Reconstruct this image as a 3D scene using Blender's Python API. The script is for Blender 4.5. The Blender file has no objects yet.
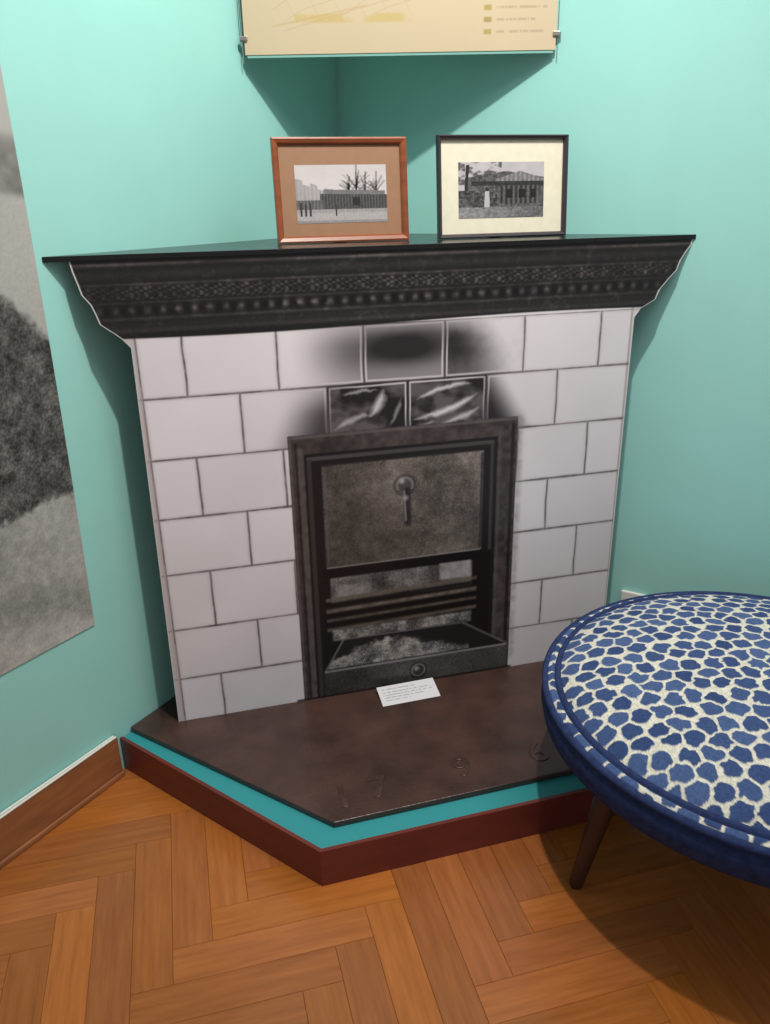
import bpy, bmesh, math, random
import numpy as np
from mathutils import Vector, Matrix
random.seed(4)
S=bpy.context.scene
try: S.view_settings.view_transform='Standard'
except Exception: pass
COL=bpy.context.collection

# ------------------------------------------------------------------ helpers
def lin(c):
    c=np.asarray(c,float)/255.0
    return np.where(c<=0.04045,c/12.92,((c+0.055)/1.055)**2.4)
def L(r,g,b): return tuple(lin((r,g,b)).tolist())+(1.0,)
def mat(name,col=(0.8,0.8,0.8,1),rough=0.5,metal=0.0,spec=0.5,coat=0.0):
    m=bpy.data.materials.new(name); m.use_nodes=True
    b=m.node_tree.nodes['Principled BSDF']
    b.inputs['Base Color'].default_value=col; b.inputs['Roughness'].default_value=rough
    b.inputs['Metallic'].default_value=metal; b.inputs['Specular IOR Level'].default_value=spec
    b.inputs['Coat Weight'].default_value=coat
    return m
def noisy(m,scale=30,amt=0.12,bump=0.0,stretch=(1,1,1),detail=4,bscale=None):
    nt=m.node_tree; b=nt.nodes['Principled BSDF']; base=tuple(b.inputs['Base Color'].default_value)
    tc=nt.nodes.new('ShaderNodeTexCoord'); mp=nt.nodes.new('ShaderNodeMapping'); mp.inputs['Scale'].default_value=stretch
    n=nt.nodes.new('ShaderNodeTexNoise'); n.inputs['Scale'].default_value=scale; n.inputs['Detail'].default_value=detail
    r=nt.nodes.new('ShaderNodeValToRGB')
    r.color_ramp.elements[0].position=0.3; r.color_ramp.elements[1].position=0.7
    r.color_ramp.elements[0].color=tuple(x*(1-amt) for x in base[:3])+(1,)
    r.color_ramp.elements[1].color=tuple(min(1,x*(1+amt)) for x in base[:3])+(1,)
    nt.links.new(tc.outputs['Object'],mp.inputs[0]); nt.links.new(mp.outputs[0],n.inputs['Vector'])
    nt.links.new(n.outputs['Fac'],r.inputs[0]); nt.links.new(r.outputs[0],b.inputs['Base Color'])
    if bump:
        bp=nt.nodes.new('ShaderNodeBump'); bp.inputs['Strength'].default_value=bump; bp.inputs['Distance'].default_value=0.004
        n2=nt.nodes.new('ShaderNodeTexNoise'); n2.inputs['Scale'].default_value=bscale or scale*4
        nt.links.new(mp.outputs[0],n2.inputs['Vector']); nt.links.new(n2.outputs['Fac'],bp.inputs['Height']); nt.links.new(bp.outputs[0],b.inputs['Normal'])
    return m
def attrmat(name,rough=0.45,spec=0.4,coat=0.0):
    m=mat(name,rough=rough,spec=spec,coat=coat); nt=m.node_tree
    a=nt.nodes.new('ShaderNodeAttribute'); a.attribute_name='print'
    nt.links.new(a.outputs['Color'],nt.nodes['Principled BSDF'].inputs['Base Color']); return m
def link(o,parent=None):
    COL.objects.link(o)
    if parent: o.parent=parent
    return o
def meshobj(name,verts,faces,m,parent=None,smooth=False):
    me=bpy.data.meshes.new(name); me.from_pydata([tuple(v) for v in verts],[],faces); me.update()
    if m: me.materials.append(m)
    if smooth:
        for p in me.polygons: p.use_smooth=True
    return link(bpy.data.objects.new(name,me),parent)
def bevel(o,w=0.002,seg=2):
    md=o.modifiers.new('bevel','BEVEL'); md.width=w; md.segments=seg; md.limit_method='ANGLE'; return o
def empty(name,loc=(0,0,0)):
    e=bpy.data.objects.new(name,None); e.location=loc; e.empty_display_size=0.1; return link(e)
def prism(name,poly,z0,z1,m,parent=None,bv=0):
    n=len(poly); v=[(x,y,z0) for x,y in poly]+[(x,y,z1) for x,y in poly]
    f=[tuple(range(n))[::-1],tuple(range(n,2*n))]+[(i,(i+1)%n,n+(i+1)%n,n+i) for i in range(n)]
    o=meshobj(name,v,f,m,parent)
    bm=bmesh.new(); bm.from_mesh(o.data); bmesh.ops.recalc_face_normals(bm,faces=bm.faces); bm.to_mesh(o.data); bm.free()
    if bv: bevel(o,bv)
    return o
def box(name,c,d,m,parent=None,bv=0,rot=0):
    x,y,z=[k/2 for k in d]
    o=prism(name,[(-x,-y),(x,-y),(x,y),(-x,y)],-z,z,m,parent,bv); o.location=c; o.rotation_euler[2]=rot; return o
def tube(name,pts,r,m,parent=None):
    cu=bpy.data.curves.new(name,'CURVE'); cu.dimensions='3D'; cu.bevel_depth=r; cu.bevel_resolution=3
    sp=cu.splines.new('POLY'); sp.points.add(len(pts)-1)
    for i,p in enumerate(pts): sp.points[i].co=tuple(p)+(1,)
    cu.materials.append(m); return link(bpy.data.objects.new(name,cu),parent)
def lathe(name,prof,m,parent=None,n=96,smooth=True):
    v=[];f=[]
    for r,z in prof:
        for i in range(n):
            a=2*math.pi*i/n; v.append((r*math.cos(a),r*math.sin(a),z))
    for k in range(len(prof)-1):
        for i in range(n):
            j=(i+1)%n; f.append((k*n+i,(k+1)*n+i,(k+1)*n+j,k*n+j))
    o=meshobj(name,v,f,m,parent,smooth)
    bm=bmesh.new(); bm.from_mesh(o.data); bmesh.ops.remove_doubles(bm,verts=bm.verts,dist=1e-5); bmesh.ops.recalc_face_normals(bm,faces=bm.faces); bm.to_mesh(o.data); bm.free()
    return o

# value noise in numpy
def vnoise(x,y,freq,seed=0):
    rs=np.random.RandomState(seed); T=rs.rand(256,256)
    X=np.asarray(x)*freq+37.3; Y=np.asarray(y)*freq+91.7
    xi=np.floor(X).astype(int); yi=np.floor(Y).astype(int); fx=X-xi; fy=Y-yi
    fx=fx*fx*(3-2*fx); fy=fy*fy*(3-2*fy)
    g=lambda a,b:T[a%256,b%256]
    return (g(xi,yi)*(1-fx)+g(xi+1,yi)*fx)*(1-fy)+(g(xi,yi+1)*(1-fx)+g(xi+1,yi+1)*fx)*fy
def fbm(x,y,f,seed=0,o=4):
    s=0;a=0.5;t=0
    for k in range(o): s=s+a*vnoise(x,y,f*2**k,seed+k); t+=a; a*=0.5
    return s/t
def sst(a,b,x):
    t=np.clip((x-a)/(b-a),0,1); return t*t*(3-2*t)
def boxm(x,z,x0,x1,z0,z1,s=0.002):
    return sst(x0-s,x0+s,x)*(1-sst(x1-s,x1+s,x))*sst(z0-s,z0+s,z)*(1-sst(z1-s,z1+s,z))
def mix(C,col,m):
    col=np.asarray(col,float)
    if col.ndim==1: col=col[None,None,:]
    elif col.ndim==2: col=col[...,None]*np.array([1.03,1.0,.985])
    return C*(1-m[...,None])+col*m[...,None]
def segd(x,z,a,b):
    ax,az=a; bx,bz=b; dx,dz=bx-ax,bz-az; t=np.clip(((x-ax)*dx+(z-az)*dz)/(dx*dx+dz*dz),0,1)
    return np.hypot(x-ax-t*dx,z-az-t*dz)
def leaf(x,z,a,b,w,bend=0.0):
    """tapered brush-stroke mask from a to b"""
    ax,az=a; bx,bz=b; dx,dz=bx-ax,bz-az; l2=dx*dx+dz*dz; l=math.sqrt(l2)
    t=((x-ax)*dx+(z-az)*dz)/l2; s=((x-ax)*(-dz)+(z-az)*dx)/l
    tc=np.clip(t,0,1); s=s-bend*4*tc*(1-tc)
    half=w*np.clip(4*tc*(1-tc),0,1)**.6+1e-5
    return np.clip((half-np.abs(s))/(.8*w)+.0,0,1)*((t>0)&(t<1))
def setcol(me,C):
    C=lin(np.clip(C,0,255)); C=np.concatenate([C,np.ones(C.shape[:-1]+(1,))],-1)
    a=me.color_attributes.new('print','FLOAT_COLOR','POINT'); a.data.foreach_set('color',C.astype(np.float32).ravel())
def gridmesh(name,co,q):
    me=bpy.data.meshes.new(name); me.vertices.add(len(co)); me.vertices.foreach_set('co',co.ravel())
    me.loops.add(q.size); me.loops.foreach_set('vertex_index',q.ravel().astype(np.int32))
    me.polygons.add(len(q)); me.polygons.foreach_set('loop_start',np.arange(0,q.size,4,dtype=np.int32)); me.polygons.foreach_set('loop_total',np.full(len(q),4,dtype=np.int32))
    me.update(calc_edges=True); return me
def print_grid(name,XL,XR,Z,nx,func,m,parent=None):
    """flat print standing in the XZ plane (y=0); XL/XR give the outline for every height in Z; colours painted in metres"""
    nz=len(Z); u=np.linspace(0,1,nx)
    X=XL[:,None]*(1-u)[None,:]+XR[:,None]*u[None,:]; ZZ=np.repeat(Z[:,None],nx,1)
    co=np.stack([X,np.zeros_like(X),ZZ],-1).reshape(-1,3)
    idx=np.arange(nz*nx).reshape(nz,nx)
    q=np.stack([idx[:-1,:-1],idx[:-1,1:],idx[1:,1:],idx[1:,:-1]],-1).reshape(-1,4)
    me=gridmesh(name,co,q); setcol(me,func(X,ZZ)); me.materials.append(m)
    return link(bpy.data.objects.new(name,me),parent)

# ------------------------------------------------------------------ room frame
CX,CY=0.0254,0.8187; A=0.7696
ld=Vector((-math.cos(A),-math.sin(A),0)); rd=Vector((math.sin(A),-math.cos(A),0))
nl=Vector((math.sin(A),-math.cos(A),0)); nr=Vector((-math.cos(A),-math.sin(A),0))
C0=Vector((CX,CY,0))
def LW(t,o=0,z=0): p=C0+ld*t+nl*o; return (p.x,p.y,z)
def RW(t,o=0,z=0): p=C0+rd*t+nr*o; return (p.x,p.y,z)
wallm=noisy(mat('turquoise_wall_paint',L(158,216,210),0.75,spec=0.25),6,0.02,0.06,bscale=220)
def xy(p): return (p[0],p[1])
prism('wall_left',[xy(LW(-0.12,0)),xy(LW(4,0)),xy(LW(4,-0.12)),xy(LW(-0.12,-0.12))],0,3.2,wallm)
prism('wall_right',[xy(RW(0,0)),xy(RW(4,0)),xy(RW(4,-0.12)),xy(RW(0,-0.12))],0,3.2,wallm)

# floor : herringbone parquet, planks as real boards in one mesh
def wood_floor():
    m=mat('oak_parquet',rough=0.27,spec=0.5); nt=m.node_tree; b=nt.nodes['Principled BSDF']
    a=nt.nodes.new('ShaderNodeAttribute'); a.attribute_name='print'
    uv=nt.nodes.new('ShaderNodeUVMap'); uv.uv_map='UVMap'
    mp=nt.nodes.new('ShaderNodeMapping'); mp.inputs['Scale'].default_value=(2.6,30,1)
    n=nt.nodes.new('ShaderNodeTexNoise'); n.inputs['Scale'].default_value=2.0; n.inputs['Detail'].default_value=6; n.inputs['Roughness'].default_value=0.65
    nt.links.new(uv.outputs[0],mp.inputs[0]); nt.links.new(mp.outputs[0],n.inputs['Vector'])
    r=nt.nodes.new('ShaderNodeValToRGB'); r.color_ramp.elements[0].position=0.25; r.color_ramp.elements[1].position=0.75
    r.color_ramp.elements[0].color=(0.70,0.63,0.56,1); r.color_ramp.elements[1].color=(1.14,1.14,1.14,1)
    nt.links.new(n.outputs['Fac'],r.inputs[0])
    mx=nt.nodes.new('ShaderNodeMix'); mx.data_type='RGBA'; mx.blend_type='MULTIPLY'; mx.inputs[0].default_value=1.0
    nt.links.new(a.outputs['Color'],mx.inputs[6]); nt.links.new(r.outputs[0],mx.inputs[7]); nt.links.new(mx.outputs[2],b.inputs['Base Color'])
    bp=nt.nodes.new('ShaderNodeBump'); bp.inputs['Strength'].default_value=0.06; bp.inputs['Distance'].default_value=0.002
    nt.links.new(n.outputs['Fac'],bp.inputs['Height']); nt.links.new(bp.outputs[0],b.inputs['Normal'])
    return m
fm=wood_floor()
W=0.084; N=5; Lp=W*N
V=[];F=[];UV=[];CC=[]
def addplank(x0,y0,x1,y1,horiz):
    g=0.0001; k=len(V)
    cx_,cy_=(x0+x1)/2,(y0+y1)/2
    q=Vector((cx_,cy_,0))-C0
    if q.dot(nl)<-0.25 or q.dot(nr)<-0.25 or q.length>4.6: return
    x0+=g;y0+=g;x1-=g;y1-=g; e=0.0006
    V.extend([(x0,y0,-0.0014),(x1,y0,-0.0014),(x1,y1,-0.0014),(x0,y1,-0.0014),(x0+e,y0+e,0),(x1-e,y0+e,0),(x1-e,y1-e,0),(x0+e,y1-e,0)])
    fs=[(4,5,6,7),(0,1,5,4),(1,2,6,5),(2,3,7,6),(3,0,4,7)]
    ou,ov=random.random()*50,random.random()*50
    t=random.random(); base=np.array([180,108,52])*(0.91+0.15*t)+np.array([6,3,-6])*(random.random()-0.5)*2
    c=lin(base)
    for f in fs:
        F.append(tuple(k+i for i in f))
        for i in f:
            vx,vy,_=V[k+i]; UV.append((vx+ou,vy+ov) if horiz else (vy+ou,vx+ov)); CC.append(tuple(c)+(1,))
for i in range(-80,80):
    for j in range(-8,9):
        ox=i*W+j*2*Lp+0.05; oy=i*W+0.02
        addplank(ox,oy,ox+Lp,oy+W,True)
        addplank(ox,oy+W,ox+W,oy+W+Lp,False)
fl=meshobj('floor',V,F,fm)
ul=fl.data.uv_layers.new(name='UVMap'); ul.data.foreach_set('uv',np.array(UV,dtype=np.float32).ravel())
ca=fl.data.color_attributes.new('print','FLOAT_COLOR','CORNER'); ca.data.foreach_set('color',np.array(CC,dtype=np.float32).ravel())
bm=bmesh.new(); bm.from_mesh(fl.data)
fl.data.materials.append(mat('parquet_joint',L(96,56,28),0.8))
vs=[bm.verts.new(v) for v in [LW(4.2,-0.1,-0.003),LW(-0.1,-0.1,-0.003),RW(4.2,-0.1,-0.003),tuple((C0+ld*4.2+rd*4.2+Vector((0,0,-0.003))))]]
ff=bm.faces.new(vs[::-1]); ff.material_index=1; ff.normal_update()
if ff.normal.z<0: ff.normal_flip()
bm.to_mesh(fl.data); bm.free()

# baseboards
bbm=noisy(mat('baseboard_brown_wood',L(150,96,60),0.4),8,0.18,0.1,(1,1,6))
def baseboard(name,fn,t0,t1):
    e=prism(name,[xy(fn(t0,0.001)),xy(fn(t1,0.001)),xy(fn(t1,0.018)),xy(fn(t0,0.018))],0.0,0.122,bbm,None,0.003)
    prism('shoe_moulding',[xy(fn(t0,0.018)),xy(fn(t1,0.018)),xy(fn(t1,0.028)),xy(fn(t0,0.028))],0.0,0.016,bbm,e,0.004)
baseboard('baseboard_left',LW,1.21,3.9)
baseboard('baseboard_right',RW,1.27,3.9)

# ------------------------------------------------------------------ display platform
rimm=noisy(mat('mahogany_rim',L(108,46,40),0.38),6,0.15,0.05,(1,1,5))
tealm=mat('teal_platform_paint',L(48,150,156),0.6)
p1=LW(1.1914,0.001); p2=(-0.368,-0.573); p3=(0.420,-0.554); p4=RW(1.262,0.001)
plat=empty('display_platform')
def mitre(a,b,c,th):
    d1=(Vector(b)-Vector(a)).normalized(); d2=(Vector(c)-Vector(b)).normalized()
    n1=Vector((d1.y,-d1.x)); n2=Vector((d2.y,-d2.x)); m_=(n1+n2).normalized(); return tuple(Vector(b)+m_*(th/ m_.dot(n1)))
th=-0.010
a1,b1,c1,d1_=xy(p1),p2,p3,xy(p4)
ib=mitre(a1,b1,c1,th); ic=mitre(b1,c1,d1_,th)
dd=(Vector(b1)-Vector(a1)).normalized(); ia=tuple(Vector(a1)+Vector((dd.y,-dd.x))*th+dd*0.001)
dd=(Vector(d1_)-Vector(c1)).normalized(); idd=tuple(Vector(d1_)+Vector((dd.y,-dd.x))*th-dd*0.012)
prism('platform_top',[ia,ib,ic,idd,(CX,CY-0.003)],0.0,0.0985,tealm,plat)
prism('rim_left',[a1,b1,ib,ia],0,0.1025,rimm,plat); prism('rim_front',[b1,c1,ic,ib],0,0.1025,rimm,plat); prism('rim_right',[c1,d1_,idd,ic],0,0.1025,rimm,plat)

# ------------------------------------------------------------------ corner fireplace (printed cut-out + shelf + hearth sheet)
fp=empty('corner_fireplace')
SL=0.0995; ST=0.1155
slabm=mat('hearth_sheet_metal',L(72,50,44),0.33,spec=0.55); noisy(slabm,9,0.36,0.22,detail=8,bscale=130)
slab=prism('hearth_slab',[xy(LW(1.153,0.004)),(-0.322,-0.505),(0.395,-0.487),xy(RW(1.215,0.004)),(CX,CY-0.006)],SL,ST,slabm,fp,0.002)
for ch,x,y in [('1',-0.284,-0.430),('7',-0.190,-0.418),('9',0.035,-0.405),('6',0.245,-0.405)]:
    cu=bpy.data.curves.new('digit','FONT'); cu.body=ch; cu.size=0.105; cu.extrude=0.0006; cu.bevel_depth=0.0018; cu.bevel_resolution=2; cu.align_x='CENTER'; cu.align_y='CENTER'
    cu.materials.append(slabm); o=link(bpy.data.objects.new('embossed_digit_'+ch,cu),fp); o.location=(x,y,ST+0.0002)

ROWS=[1.190,1.040,0.885,0.727,0.570,0.405,0.252,0.112]
SE=[[-.543,-.319,-.102,.116,.337,.560],[-.418,-.200,.015,.234,.441],[-.539,-.32,-.1,.12,.33,.544],[-.425,-.2,0,.2,.428],[-.537,-.31,.0,.31,.532],[-.423,-.2,0,.2,.430],[-.538,-.3,0,.3,.54]]
def paint_panel(x,z):
    n1=fbm(x,z,6,1); n2=fbm(x,z,60,5,3); n3=vnoise(x,z,330,9)
    wob=(fbm(x,z,14,21,2)-0.5)*0.006
    C=np.ones(x.shape+(3,))*np.array([238,232,238])
    C*= (0.965+0.07*n1)[...,None]
    dj=np.full(x.shape,9.0)
    tone=np.zeros(x.shape)
    for r in range(7):
        zt,zb=ROWS[r],ROWS[r+1]; inrow=(z<=zt)&(z>zb)
        d=np.minimum(zt-z,z-zb); d2=np.minimum(np.abs(x+0.650),9)
        for k,s in enumerate(SE[r]): d2=np.minimum(d2,np.abs(x-s+wob*0.7))
        dd_=np.minimum(d+wob*0.5,d2); dj=np.where(inrow,dd_,dj)
        k=np.searchsorted(np.array(SE[r]),x); tone=np.where(inrow,((k*37+r*53)%11)/11.0-0.5,tone)
    C*=(1+0.035*tone)[...,None]
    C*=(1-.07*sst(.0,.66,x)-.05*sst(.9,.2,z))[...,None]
    def g(cx,cz,sx,sz): return np.exp(-((x-cx)/sx)**2-((z-cz)/sz)**2)
    soot=np.zeros(x.shape)
    t=lambda a,b,r:boxm(x,z,a,b,ROWS[r+1],ROWS[r],0.001)
    soot+=t(-.319,-.102,0)*np.clip(.62*sst(-.30,-.10,x)*(.55+.45*sst(1.04,1.12,z))*(1-.5*sst(1.13,1.19,z))+.12*(n1-.5),0,1)
    soot+=t(-.102,.116,0)*np.clip(.40+.50*g(.005,1.125,.11,.040)+.18*sst(1.06,1.12,z)+.25*(n1-.5)-.22*sst(1.15,1.19,z),0,.92)
    soot+=t(.116,.337,0)*np.clip((.90*(1-sst(.15,.31,x+.5*(z-1.10))))*(.70+.30*sst(1.05,1.12,z))*(1-.55*sst(1.14,1.19,z))+.10*(n2-.5),0,.9)
    soot+=t(-.418,-.200,1)*np.clip(.80*sst(-.36,-.20,x-.45*(z-.93))*(1-.55*sst(.96,1.04,z)),0,1)
    soot+=t(-.200,.015,1)*0.95
    soot+=t(.015,.234,1)*0.95
    soot+=t(.234,.441,1)*np.clip(.92*(1-sst(.25,.36,x+.6*(z-.93))),0,.92)
    soot=np.clip(soot,0,0.97)
    C=mix(C,(28,23,25),soot)
    black=t(-.194,.009,1)+t(.021,.228,1)
    C=mix(C,(120,113,117),black*np.clip((fbm(x,z*1.5,12,133)-.46)*5,0,1)*.75)
    xw=x+(n2-.5)*.014+(n1-.5)*.03; zw=z+(n2-.5)*.012
    for a,b,w_,bd,v_ in [((-.185,.925),(-.08,.955),.012,.010,.6),((-.09,.95),(-.045,1.025),.020,-.008,.85),((-.16,1.015),(-.06,1.020),.008,.004,.6),((-.03,.92),(.004,1.0),.009,-.004,.5),((-.18,.900),(-.04,.902),.006,0,.45),
                     ((.030,.935),(.215,.995),.014,-.012,.9),((.035,.985),(.20,1.022),.010,.010,.85),((.10,.915),(.222,.955),.012,-.006,.7),((.03,.905),(.09,.925),.010,0,.5)]:
        C=mix(C,(232,228,233),leaf(xw,zw,a,b,w_,bd)*v_*black)
    sa=np.clip(g(.04,1.04,.32,.17)*1.8-0.45,0,1)
    halo=np.clip(1-dj/0.014,0,1)
    C=mix(C,(176,166,172),halo**2*0.5*(1-sa))
    C=mix(C,(84,74,76),np.clip(1-(dj-0.0010)/0.0028,0,1)*(0.45+0.5*n2)*(1-sa))
    C=mix(C,(222,216,221),np.clip(1.1-np.abs(dj-0.006)/0.0035,0,1)*sa*(z<1.189))
    C=mix(C,(60,54,57),np.clip(1-dj/0.003,0,1)*sa)
    C=mix(C,(190,178,180),(x<-.650)*(z<1.19)*0.7)
    C=mix(C,(120,108,104),np.clip(1-np.abs(x-.652)/0.005,0,1)*0.6)
    C=mix(C,(130,120,120),boxm(x,z,.325,.346,.15,.92,.010)*0.45*n2*1.4)
    # iron frame
    fr=boxm(x,z,-.308,.330,.0,.918)
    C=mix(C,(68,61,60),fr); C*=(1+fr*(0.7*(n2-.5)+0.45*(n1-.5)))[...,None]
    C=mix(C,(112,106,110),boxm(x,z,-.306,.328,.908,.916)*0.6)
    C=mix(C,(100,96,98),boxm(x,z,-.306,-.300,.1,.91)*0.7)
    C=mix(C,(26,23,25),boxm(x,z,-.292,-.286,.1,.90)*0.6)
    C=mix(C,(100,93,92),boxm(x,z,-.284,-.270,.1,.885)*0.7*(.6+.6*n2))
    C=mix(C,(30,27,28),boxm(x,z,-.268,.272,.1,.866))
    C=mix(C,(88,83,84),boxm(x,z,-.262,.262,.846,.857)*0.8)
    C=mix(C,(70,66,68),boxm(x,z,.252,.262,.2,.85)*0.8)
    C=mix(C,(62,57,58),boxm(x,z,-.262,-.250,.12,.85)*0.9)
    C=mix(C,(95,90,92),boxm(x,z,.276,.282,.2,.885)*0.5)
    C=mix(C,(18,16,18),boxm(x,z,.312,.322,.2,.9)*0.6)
    # damper plate
    pl=boxm(x,z,-.224,.232,.530,.832)
    tex=(94+80*(fbm(x,z,7,31)-.45)+40*(fbm(x,z,55,33,3)-.5)+34*(n3-.5))
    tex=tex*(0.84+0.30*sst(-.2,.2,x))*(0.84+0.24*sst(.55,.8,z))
    C=C*(1-pl[...,None])+tex[...,None]*np.array([1.08,1.0,.955])*pl[...,None]
    C=mix(C,(34,31,33),np.clip(1-segd(x,z,(-.224,.832),(.232,.832))/0.006,0,1)*0.9)
    C=mix(C,(165,160,162),boxm(x,z,-.222,.228,.527,.534,.0015)*0.7)
    C=mix(C,(110,106,108),boxm(x,z,-.219,-.214,.54,.825)*0.4)
    C=mix(C,(44,40,42),boxm(x,z,.224,.232,.54,.825)*0.7)
    # handle
    r=np.hypot(x-.004,(z-.752)); C=mix(C,(40,36,38),np.clip(1-(r-.030)/.006,0,1)*0.45)
    C=mix(C,(150,146,148),np.clip(1-np.abs(r-.022)/.006,0,1)*0.8*(z>.74)); C=mix(C,(198,194,196),np.clip(1-np.hypot(x+.004,z-.765)/.012,0,1))
    C=mix(C,(38,34,36),np.clip(1-segd(x,z,(.010,.735),(.012,.640))/.012,0,1)**.4*0.9); C=mix(C,(150,145,148),np.clip(1-segd(x,z,(.002,.735),(.006,.650))/.005,0,1)*0.9)
    C=mix(C,(175,170,172),np.clip(1-np.hypot(x-.006,z-.715)/.012,0,1))
    # fire opening
    C=mix(C,(26,22,23),boxm(x,z,-.245,.262,.205,.526))
    gr=(78+110*(fbm(x,z,18,41)-.35)+50*(n3-.5))
    C=mix(C,gr*1.2,boxm(x,z,-.215,.205,.420,.500,.004)*0.85)
    C=mix(C,(178,172,174),boxm(x,z,.105,.200,.450,.505,.006)*(0.5+0.6*n2)*0.85)
    C=mix(C,(160,154,156),boxm(x,z,-.20,-.10,.435,.475,.006)*n2)
    C=mix(C,(20,18,20),boxm(x,z,-.235,.235,.503,.530,.003))
    for zz,th_,v in [(.437,.007,105),(.402,.008,120),(.372,.006,96),(.342,.007,104)]:
        zl=z-0.02*x
        C=mix(C,(16,14,16),np.clip(1-np.abs(zl-zz+.014)/.011,0,1)*boxm(x,z,-.23,.22,.2,.5)*.9)
        C=mix(C,(v,v-10,v-17),np.clip(1.3-np.abs(zl-zz)/th_,0,1)*boxm(x,z,-.23,.22,.2,.5)*(0.55+0.6*n2))
    ash=(135+190*(fbm(x,z,40,51)-.48)+90*(n3-.5))
    C=mix(C,ash,boxm(x,z,-.215,.205,.300,.335,.006)*0.8)
    tz=(z-.200)/(.300-.200); xl=-.240+.055*tz; xr=.320-.135*tz
    tr=((tz>0)&(tz<1)&(x>xl)&(x<xr)).astype(float)
    C=mix(C,(34,31,33),tr)
    heap=np.clip(sst(.0,.02,(.300-0.30*np.abs(x+.05)-z+.03*(n2-.5)))*sst(.203,.212,z),0,1)*tr*(x<.20)
    C=mix(C,ash,heap*0.9)
    C=mix(C,(128,124,126),np.clip(1-segd(x,z,(-.242,.202),(-.185,.300))/.005,0,1)*.9)
    C=mix(C,(110,106,108),np.clip(1-segd(x,z,(.322,.204),(.182,.296))/.006,0,1)*.9)
    C=mix(C,(120,116,118),np.clip(1-segd(x,z,(-.185,.300),(.182,.298))/.004,0,1)*.8)
    dfm=boxm(x,z,-.246,.324,.0,.204)
    C=mix(C,60+50*(fbm(x,z,10,61)-.5)+30*(n3-.5)+18*sst(-.2,.3,x),dfm)
    C=mix(C,(150,146,148),boxm(x,z,-.244,.322,.197,.204,.0015)*.8)
    r=np.hypot(x-.040,z-.158); C=mix(C,(25,22,24),np.clip(1-(r-.026)/.004,0,1)*.8); C=mix(C,(130,126,128),np.clip(1-np.abs(r-.020)/.005,0,1)*.9); C=mix(C,(178,174,176),np.clip(1-np.hypot(x-.034,z-.164)/.012,0,1))
    C=mix(C,(18,15,16),boxm(x,z,-.33,.34,.0,.122,.003)*.7)
    # cornice
    cz=1.190+0.006*np.sin(x*4)
    cor=sst(cz-.002,cz+.002,z)
    zz=z
    H=0*x
    H=H+26*np.exp(-((zz-1.205)/.006)**2)+34*np.exp(-((zz-1.232)/.004)**2)*(0.4+n2)
    H=H+12*np.exp(-((zz-1.218)/.008)**2)
    bead=np.exp(-((zz-1.251)/.010)**2)*(0.5+0.5*np.cos(x*2*math.pi/.036+2*(n2-.5))); H=H+58*bead**1.5*(0.3+1.2*n2)
    H=H-12*np.exp(-((zz-1.251)/.012)**2)*(1-np.cos(x*2*math.pi/.036))*.5
    H=H+30*np.exp(-((zz-1.268)/.003)**2)*(.3+n2)
    orn=(boxm(x,zz,-9,9,1.275,1.304,.003)); H=H+orn*(44*np.clip(np.sin(x*2*math.pi/.060+4*np.sin(zz*170))*np.sin(x*2*math.pi/.021+2)+.3,0,1)*(0.3+1.1*n2)+16*(n2-.3))
    H=H+44*np.exp(-((zz-1.309)/.003)**2)*(0.3+n2)
    H=H+18*np.exp(-((zz-1.330)/.010)**2)*(.5+fbm(x,z*.2,8,99))
    H=H+54*np.exp(-((zz-1.353)/.004)**2)*np.clip(fbm(x,z*.2,5,97)*2.2-.5,0,1.2)
    K=23+8*n1+10*(n3-.5)+H*(0.75+0.45*np.exp(-((x+.05)/.5)**2))
    K=np.clip(K+20*(n2>.68)*n1,6,200)
    C=C*(1-cor[...,None])+K[...,None]*np.array([1.02,.95,.97])*cor[...,None]
    d=np.minimum(x-xl_of(z),xr_of(z)-x)
    C=mix(C,(206,206,208),np.clip(1-(d-.0025)/.0015,0,1))
    return C
SLz=[0.1155,1.165,1.182,1.198,1.223,1.245,1.268,1.290,1.313,1.340,1.3635]
SLx=[-.668,-.660,-.672,-.690,-.722,-.728,-.736,-.752,-.757,-.764,-.768]
SRz=[0.1155,1.182,1.196,1.212,1.235,1.262,1.286,1.310,1.335,1.350,1.3635]
SRx=[.653,.660,.690,.720,.728,.752,.776,.784,.800,.812,.815]
xl_of=lambda z:np.interp(z,SLz,SLx); xr_of=lambda z:np.interp(z,SRz,SRx)
Z=np.linspace(0.1155,1.3635,600)
panm=attrmat('printed_photo_board',0.36,0.45)
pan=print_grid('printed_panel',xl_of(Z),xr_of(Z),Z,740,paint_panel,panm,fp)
bz=np.concatenate([Z[::12],[Z[-1]]]); n=len(bz)
v=[(xl_of(z),0.0006,z) for z in bz]+[(xr_of(z),0.0006,z) for z in bz]+[(xl_of(z),0.010,z) for z in bz]+[(xr_of(z),0.010,z) for z in bz]
f=[]
for i in range(n-1):
    f+=[(i,i+1,n+i+1,n+i),(2*n+i,3*n+i,3*n+i+1,2*n+i+1),(i,2*n+i,2*n+i+1,i+1),(n+i,n+i+1,3*n+i+1,3*n+i)]
f+=[(0,n,3*n,2*n),(n-1,3*n-1,4*n-1,2*n-1)]
meshobj('foam_board',v,f,mat('foam_board_white',L(215,215,215),0.7),fp)
shm=mat('black_gloss_shelf',L(16,15,17),0.25,spec=0.5)
SH0,SH1=1.3637,1.3757
prism('mantel_shelf',[(CX-.8187/math.tan(A)+.002-.004,-0.004),(CX+.8187*math.tan(A)-.002+.004,-0.004),(CX,CY-0.003)],SH0,SH1,shm,fp,0.0008)
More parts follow.
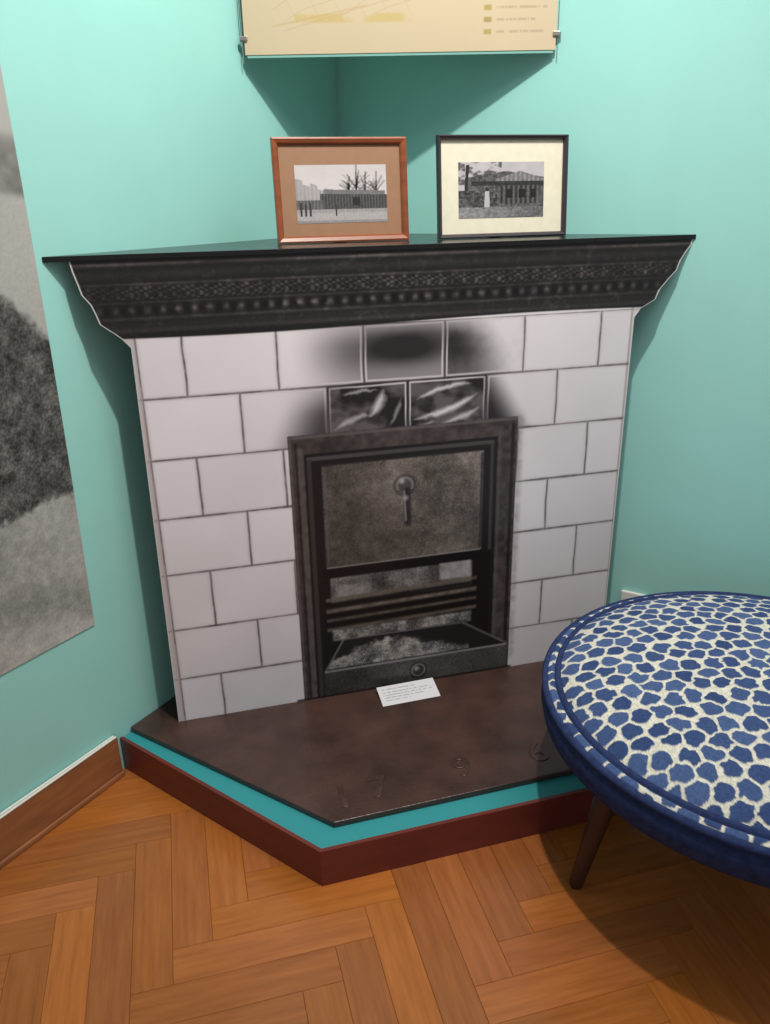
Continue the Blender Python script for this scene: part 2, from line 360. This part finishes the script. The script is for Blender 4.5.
# label card
cardm=mat('label_card',L(225,222,226),0.55)
cd_=empty('label_card')
def paint_card(x,z):
    C=np.ones(x.shape+(3,))*np.array([226,222,228])
    for i,zz in enumerate([.060,.048,.038,.028,.018]):
        w_=[.05,.07,.075,.06,.04][i]; n=vnoise(x,z*0,420,i)
        C=mix(C,(165,160,166),boxm(x,z,-.074,-.074+2*w_,zz-.0014,zz+.0014,.0006)*(n>.35))
    return C
zc=np.linspace(0,.074,60)
pc=print_grid('card_print',np.full(60,-.088),np.full(60,.088),zc,140,paint_card,attrmat('card_print_mat'),cd_)
cb=box('card_back',(0,0.0018,.037),(.176,.0030,.074),cardm,cd_)
cd_.location=(-0.007,-0.092,ST+0.0012); cd_.rotation_euler=(math.radians(-76),0,math.radians(1.5))

# ------------------------------------------------------------------ picture frames
def frame(name,loc,rz,w,h,fw,dep,fmat,matcol,open_rect,paint,lean=8):
    e=empty(name,loc); e.rotation_euler=(math.radians(-lean),0,rz)
    prof=[(0,0),(0,-dep),(fw*.25,-dep*1.12),(fw*.75,-dep*.9),(fw,-dep*.6),(fw,0)]
    v=[];f=[]; cs=[(-w/2,0,1,1),(w/2,0,-1,1),(w/2,h,-1,-1),(-w/2,h,1,-1)]
    k=len(prof)
    for cx_,cz_,sx,sz in cs:
        for (o,y) in prof: v.append((cx_+sx*o,y,cz_+sz*o))
    for i in range(4):
        j=(i+1)%4
        for a in range(k):
            b=(a+1)%k; f.append((i*k+a,j*k+a,j*k+b,i*k+b))
    o=meshobj('moulding',v,f,fmat,e); bm=bmesh.new(); bm.from_mesh(o.data); bmesh.ops.recalc_face_normals(bm,faces=bm.faces); bm.to_mesh(o.data); bm.free()
    box('backing',(0,0.0015,h/2),(w-.004,.003,h-.004),mat('frame_backing',L(90,70,50),.8),e)
    mm=mat(name+'_mat',matcol,0.6); zf=-dep*.35
    box('mat_board',(0,zf+.001,h/2),(w-2*fw+.002,.002,h-2*fw+.002),noisy(mm,40,.04),e)
    x0,x1,z0,z1=open_rect
    zs=np.linspace(z0,z1,120)
    p=print_grid('photograph',np.full(120,x0),np.full(120,x1),zs,180,lambda X,Y:paint((X-x0)/(x1-x0),(Y-z0)/(z1-z0)),attrmat(name+'_photo',0.3,0.5),e); p.location=(0,zf-.0006,0)
    s=box('easel_strut',(0,0.03,h*.36),(.035,.003,h*.72),mat('strut',L(60,45,35),.8),e); s.rotation_euler=(math.radians(12),0,0)
    return e
def photo_a(u,v):
    n=fbm(u,v,9,3); g=fbm(u*1.6,v,40,6,3)
    K=222-14*v+10*(n-.5)
    for tx,tb,ht in [(.66,.50,.50),(.76,.46,.42),(.88,.46,.42),(.58,.5,.3)]:
        for b in range(13):
            rr=random.Random(b*7+int(tx*100)); a=(rr.random()-.5)*2.2; s=tb+ht*.35*rr.random()
            K=K-np.clip(1-segd(u,v,(tx,s),(tx+ht*.4*math.sin(a),s+ht*.55*math.cos(a)))/.012,0,1)*55
        K=K-np.clip(1-segd(u,v,(tx,tb),(tx+.01,tb+ht))/.014,0,1)*90
    K=np.where((v<.74-.55*np.clip(u-.02,0,1)+.03*np.sign(np.sin(u*40)))&(v>.25)&(u<.44),172+24*(n-.5)-14*(np.sin(u*150)>.5),K)
    K=np.where((v<.60-.05*u)&(v>.50-.05*u)&(u>.30)&(u<.98),118+30*(g-.5),K)
    K=np.where((v<.52-.04*u)&(v>.24)&(u>.26),72+18*np.sin(u*190)+34*(g-.5),K)
    K=np.where((v<.40)&(v>.24)&(u<.30),96+16*np.sin(u*170)+30*(g-.5),K)
    K=np.where((v>.30)&(v<.44)&(u>.62)&(u<.70),38,K)
    K=np.where(v<.24,176+30*(g-.5)-30*(v<.05)-18*(v>.18),K)
    for px,hh in [(.05,.20),(.10,.17),(.15,.19),(.43,.15)]:
        K=np.where((np.abs(u-px)<.011)&(v<.16+hh)&(v>.12),52,K)
    K=K*.92+12
    return K[...,None]*np.array([1,.97,.98])
def photo_b(u,v):
    n=fbm(u,v,9,13); g=fbm(u*1.5,v,30,16,3)
    K=198+20*(n-.5)-np.clip((fbm(u,v,14,19)-.45)*6,0,1)*110*(v>.6)*(u<.5)
    K=np.where((v<.84-.25*np.abs(u-.55))&(v>.2)&(u>.10),86+100*(g-.5),K)
    K=np.where((v>.66)&(v<.84-.5*np.abs(u-.72))&(u>.42),128+50*(g-.5)-20*np.sin(u*120),K)
    K=np.where((v>.58)&(v<.66)&(u>.15),44+30*(g-.5),K)
    K=np.where((v<.58)&(v>.25)&(u>.48)&(u<.95),70+30*np.sin(u*110)+50*(g-.5),K)
    for a,b in [(.55,.63),(.70,.78),(.84,.9)]: K=np.where((u>a)&(u<b)&(v>.36)&(v<.52),26,K)
    K=np.where((v<.95)&(np.abs(u-.06-.05*v)<.018),40,K)
    K=np.where((u<.45)&(v<.5)&(v>.2),64+130*(g-.42),K)
    K=np.where((np.abs(u-.33)<.028-.02*(v-.35))&(v<.48)&(v>.18),196,K); K=np.where((np.hypot((u-.33),(v-.52)*.7)<.022),40,K)
    K=np.where(v<.2,146+90*(g-.5)-46*u,K)
    K=K*.9+12
    return K[...,None]*np.array([1,.98,1.0])
wf=noisy(mat('reddish_wood_frame',L(140,76,46),0.35),10,.2,.05,(1,1,5))
df=mat('dark_frame',L(56,46,56),0.4)
frame('picture_frame',(-0.099,0.20,SH1+.0005),0.0,.350,.252,.017,.016,wf,L(158,118,90),(-.120,.120,.048,.188),photo_a,5)
frame('picture_frame',(0.340,0.185,SH1+.0005),0.0,.370,.255,.011,.018,df,L(232,226,204),(-.126,.120,.050,.190),photo_b,4)

# ------------------------------------------------------------------ hanging sign
sg=empty('hanging_map_sign'); a_=Vector((-0.292,0.475)); b_=Vector((0.520,0.285)); ww=(b_-a_).length; mid=(a_+b_)/2
sg.location=(mid.x,mid.y,1.846); sg.rotation_euler=(0,0,math.atan2(b_.y-a_.y,b_.x-a_.x))
def paint_sign(x,z):
    n=fbm(x,z,5,71); C=np.ones(x.shape+(3,))*np.array([198,181,152]); C*=(0.985+.03*n)[...,None]
    mp=boxm(x,z,-.34,.03,.075,.50,.004)
    for k in range(-9,10):
        C=mix(C,(180,158,120),np.clip(1-np.abs((z-.12)-(x+.2)*.42-k*.045+.006*np.sin(x*30))/.0022,0,1)*mp*.5)
        C=mix(C,(180,158,120),np.clip(1-np.abs((x+.1)+(z-.1)*.55-k*.062)/.002,0,1)*mp*.4)
    C=mix(C,(190,166,100),boxm(x,z,-.28,.02,.072,.092,.003)*np.clip((fbm(x,z,22,77)-.35)*5,0,1)*.6)
    C=mix(C,(180,150,100),np.clip(1-segd(x,z,(-.34,.065),(-.09,.11))/.003,0,1)*.5)
    C=mix(C,(182,140,120),np.clip(1-segd(x,z,(-.31,.055),(.0,.130))/.0025,0,1)*.35)
    for i,zz in enumerate([.045,.073,.101,.129,.157]):
        C=mix(C,(166,146,82) if i%2==0 else (156,134,84),boxm(x,z,.222,.242,zz-.006,zz+.006,.001)*.85)
        nn=vnoise(x,z*0,260,i+3)>.32
        C=mix(C,(160,142,116),boxm(x,z,.256,[.385,.36,.39,.34,.37][i],zz-.0028,zz+.0028,.001)*nn*.55)
    return C
zs=np.linspace(0,.55,300)
print_grid('sign_print',np.full(300,-ww/2),np.full(300,ww/2),zs,420,paint_sign,attrmat('sign_print_mat',.35,.4),sg)
box('sign_board',(0,.0035,.275),(ww,.006,.55),mat('sign_board_cream',L(200,184,150),.5),sg)
steel=mat('brushed_steel',L(190,190,185),.3,1.0)
for sx in (-1,1):
    tube('cable_%d'%(sx+2),[(sx*(ww/2+.006),.004,-.02),(sx*(ww/2+.006),.004,1.33)],.0012,steel,sg)
    for hz in (.038,.50):
        box('clip',(sx*(ww/2+.002),.001,hz),(.022,.014,.012),steel,sg,.002)
box('glass_lip',(0,.0035,-.004),(ww-.01,.003,.006),mat('acrylic_edge',L(130,180,172),.15,0,.5),sg)

# ------------------------------------------------------------------ photo poster on the left wall
def paint_poster(x,z):
    n=fbm(x,z,3,81); f1=fbm(x,z,60,84,3); f2=vnoise(x,z,300,88); f3=fbm(x*1.2,z*1.2,34,90,4)
    xx=-x
    K=164+60*(n-.5)+40*(f1-.5)+24*(f2-.5)
    K=K-46*np.exp(-((z-.55-.3*xx)/.05)**2)*n
    zt=.835+.05*(n-.5)-.05*xx+.03*(f1-.5)
    veg=sst(zt-.012,zt+.012,z); K=K*(1-veg)+veg*(80+85*(f3-.48)+60*(f2-.5))
    z2=1.205+1.05*xx+.03*(f1-.5)
    road=sst(z2-.02,z2+.02,z); K=K*(1-road)+road*(176+30*(n-.5)+14*(f2-.5))
    z3=1.50+.12*xx; up=sst(z3-.01,z3+.01,z); K=K*(1-up)+up*(122+60*(f3-.5))
    z4=1.60+.1*xx; sky=sst(z4-.01,z4+.03,z); K=K*(1-sky)+sky*(172)
    return K[...,None]*np.array([1.0,.99,.97])
po=empty('wall_photo_poster'); t0=1.203; p=LW(t0,0.0035,0); po.location=(p[0],p[1],0); po.rotation_euler=(0,0,math.atan2(-ld.y,-ld.x))
zs=np.linspace(.470,2.15,620)
edge=-.006+.010*np.sin((zs-.5)*1.9)
print_grid('poster_print',np.full(620,-1.1),edge,zs,520,paint_poster,attrmat('poster_paper',.55,.3),po)
vv=[(-1.1,.0006,.47)]+[(float(edge[i]),.0006,float(zs[i])) for i in range(0,620,20)]+[(float(edge[-1]),.0006,2.15),(-1.1,.0006,2.15)]
nn=len(vv); vb=[(x,.0028,z) for x,y,z in vv]
meshobj('poster_board',vv+vb,[tuple(range(nn)),tuple(range(nn,2*nn))[::-1]]+[(i,nn+i,nn+(i+1)%nn,(i+1)%nn) for i in range(nn)],mat('poster_edge',L(205,205,205),.6),po)

# ------------------------------------------------------------------ power cable on the baseboard
wh=mat('white_cable',L(232,230,222),.4)
pc_=empty('power_cable')
for k,(o,zo) in enumerate([(.007,.1225),(.0165,.1225)]):
    pts=[LW(t,o+.001*math.sin(t*14+k),zo+.0032+.0012*math.sin(t*9+k*2)) for t in np.linspace(1.215,1.50,24)]
    pts+=[LW(1.50+.1*i,o,zo+.0030) for i in range(1,12)]
    tube('wire_%d'%(k+1),pts,.0034,wh,pc_)
so=empty('wall_socket'); p=RW(1.083,.0,.250); so.location=p; so.rotation_euler=(0,0,math.atan2(rd.y,rd.x))
box('socket_plate',(0,-.006,0),(.082,.011,.082),wh,so,.004)
o=lathe('socket_well',[(.0,0.0),(.019,.0),(.021,.004),(.022,.004)],mat('socket_inner',L(190,188,182),.5),so,32); o.rotation_euler=(math.radians(90),0,0); o.location=(0,-.0125,0)

# ------------------------------------------------------------------ ottoman
OX,OY=0.642,-0.732; ot=empty('round_ottoman',(OX,OY,0))
RS=0.995
prof=[(0,.517),(.04,.5168),(.08,.516),(.13,.513),(.18,.509),(.23,.504),(.28,.497),(.32,.490),(.36,.482),(.39,.474),(.42,.465),(.44,.457),(.452,.450),(.464,.442),(.468,.438)]
pr=np.array([p[0] for p in prof])*RS; pz=np.array([p[1] for p in prof])
def otto_colour(X,Y,seed=5):
    a=.0465; h=a*.866; rs=np.random.RandomState(seed); J=rs.rand(128,128,2)-.5; SZ=rs.rand(128,128); ang=.35
    x=X*math.cos(ang)-Y*math.sin(ang); y=X*math.sin(ang)+Y*math.cos(ang)
    wx=(vnoise(x,y,85,3)-.5)*.009; wy=(vnoise(x,y,85,8)-.5)*.009; x=x+wx; y=y+wy
    j0=np.round(y/h).astype(int); f1=np.full(x.shape,9.);f2=np.full(x.shape,9.);sz=np.zeros(x.shape)
    for dj in (-2,-1,0,1,2):
        jj=j0+dj; off=(jj%2)*.5*a; i0=np.round((x-off)/a).astype(int)
        for di in (-2,-1,0,1,2):
            ii=i0+di; jx=J[ii%128,jj%128,0]*a*.40; jy=J[ii%128,jj%128,1]*a*.40
            d=np.hypot(x-off-ii*a-jx,y-jj*h-jy); s=SZ[ii%128,jj%128]
            nw=d<f1; f2=np.where(nw,f1,np.minimum(f2,d)); f1=np.where(nw,d,f1); sz=np.where(nw,s,sz)
    rr_=.0215+.0035*(sz-.5)
    blob=sst(.0055,.0075,f2-f1)*(1-sst(rr_,rr_+.002,f1))
    fab=.88+.24*vnoise(X,Y,420,4)
    cream=np.ones(x.shape+(3,))*np.array([214,209,196]); blue=np.array([52,70,114])[None,None,:]+(sz[...,None]*np.array([26,28,28]))
    C=cream*(1-blob[...,None])+blue*blob[...,None]
    return C*fab[...,None],blob
def otto_surface(name,rr,zz,na,m,disp=.0012,extra=None):
    th_=np.arange(na)*2*math.pi/na; R_,T_=np.meshgrid(rr,th_,indexing='ij'); X=R_*np.cos(T_); Y=R_*np.sin(T_); Zs=np.repeat(zz[:,None],na,1)
    C,b=otto_colour(X,Y); Zs=Zs+b*disp
    co=np.stack([X,Y,Zs],-1).reshape(-1,3); idx=np.arange(len(rr)*na).reshape(len(rr),na); nx_=np.roll(idx,-1,1)
    q=np.stack([idx[:-1],idx[1:],nx_[1:],nx_[:-1]],-1).reshape(-1,4)
    me=gridmesh(name,co,q); setcol(me,C); me.materials.append(m)
    me.polygons.foreach_set('use_smooth',np.ones(len(q),dtype=bool)); me.update()
    return link(bpy.data.objects.new(name,me),ot)
om=attrmat('blue_pebble_fabric',.9,.15)
rr=np.concatenate([[.0005],np.linspace(.003,pr[-1],225)]); otto_surface('cushion_top',rr,np.interp(rr,pr,pz),1000,om)
navy=noisy(mat('navy_trim_fabric',L(44,56,96),.9,spec=.15),60,.25,.3)
S_=lambda P:[(r*RS,z) for r,z in P]
lathe('seam_piping',S_([(.462,.437),(.464,.4445),(.470,.448),(.476,.4445),(.479,.436)]),navy,ot,160)
rr=np.linspace(.476,.4965,14)*RS; otto_surface('cushion_border',rr,np.interp(rr,np.array([.476,.484,.492,.4965])*RS,[.437,.440,.436,.428]),1000,om)
lathe('edge_piping',S_([(.490,.430),(.495,.4365),(.502,.437),(.507,.431),(.506,.423),(.498,.418)]),navy,ot,160)
lathe('side_band',S_([(.498,.422),(.505,.408),(.506,.386),(.500,.358),(.486,.342),(.45,.334),(0,.334)]),navy,ot,160)
legm=noisy(mat('dark_leg_wood',L(66,40,30),.4),12,.2,.05,(1,1,.3))
for k in range(3):
    a=math.radians(179.5+120*k); d=Vector((math.cos(a),math.sin(a),0)); s=Vector((-math.sin(a),math.cos(a),0)); V=[];F=[]
    st=[(.446,.0,.014),(.444,.01,.016),(.410,.15,.023),(.375,.30,.030),(.365,.337,.032)]
    for r_,z_,w_ in st:
        for i in range(12):
            b=2*math.pi*i/12; p=d*(r_+w_*math.cos(b))+s*(w_*math.sin(b)); V.append((p.x,p.y,z_))
    for q in range(len(st)-1):
        for i in range(12): j=(i+1)%12; F.append((q*12+i,q*12+j,(q+1)*12+j,(q+1)*12+i))
    F.append(tuple(range(12))[::-1]); F.append(tuple(range(48,60)))
    meshobj('leg_%d'%(k+1),V,F,legm,ot,True)

# ------------------------------------------------------------------ light
w=bpy.data.worlds.new('world'); S.world=w; w.use_nodes=True; bg=w.node_tree.nodes['Background']; bg.inputs[0].default_value=(0.95,0.97,1.0,1); bg.inputs[1].default_value=0.33
def spot(name,loc,tgt,e,ang,blend,size,col=(1,.95,.88)):
    l=bpy.data.lights.new(name,'SPOT'); l.energy=e; l.spot_size=math.radians(ang); l.spot_blend=blend; l.shadow_soft_size=size; l.color=col
    o=link(bpy.data.objects.new(name,l)); o.location=loc; o.rotation_euler=(Vector(tgt)-Vector(loc)).to_track_quat('-Z','Y').to_euler(); return o
spot('ceiling_spot_main',(-0.05,-0.95,3.15),(-0.1,0.35,1.05),165,100,.9,.035,(1,.95,.87))
l=bpy.data.lights.new('ceiling_panel','AREA'); l.energy=26; l.size=1.2; l.color=(1,.95,.88); o=link(bpy.data.objects.new('ceiling_panel',l)); o.location=(0.6,-1.2,3.1)

# ------------------------------------------------------------------ camera
yaw,pitch,roll,f=0.2492,0.3746,-0.0209,793.6
fw=Vector((math.sin(yaw)*math.cos(pitch),math.cos(yaw)*math.cos(pitch),-math.sin(pitch))); rt=Vector((math.cos(yaw),-math.sin(yaw),0)); up=rt.cross(fw)
r2=rt*math.cos(roll)+up*math.sin(roll); u2=-rt*math.sin(roll)+up*math.cos(roll)
cam=bpy.data.cameras.new('camera'); co=link(bpy.data.objects.new('camera',cam)); M=Matrix.Identity(4)
for i in range(3): M[i][0]=r2[i]; M[i][1]=u2[i]; M[i][2]=-fw[i]
M[0][3],M[1][3],M[2][3]=-0.5537,-1.9658,1.4778
co.matrix_world=M; cam.sensor_fit='VERTICAL'; cam.sensor_height=36; cam.lens=36*f/1024; cam.clip_start=.02
S.camera=co
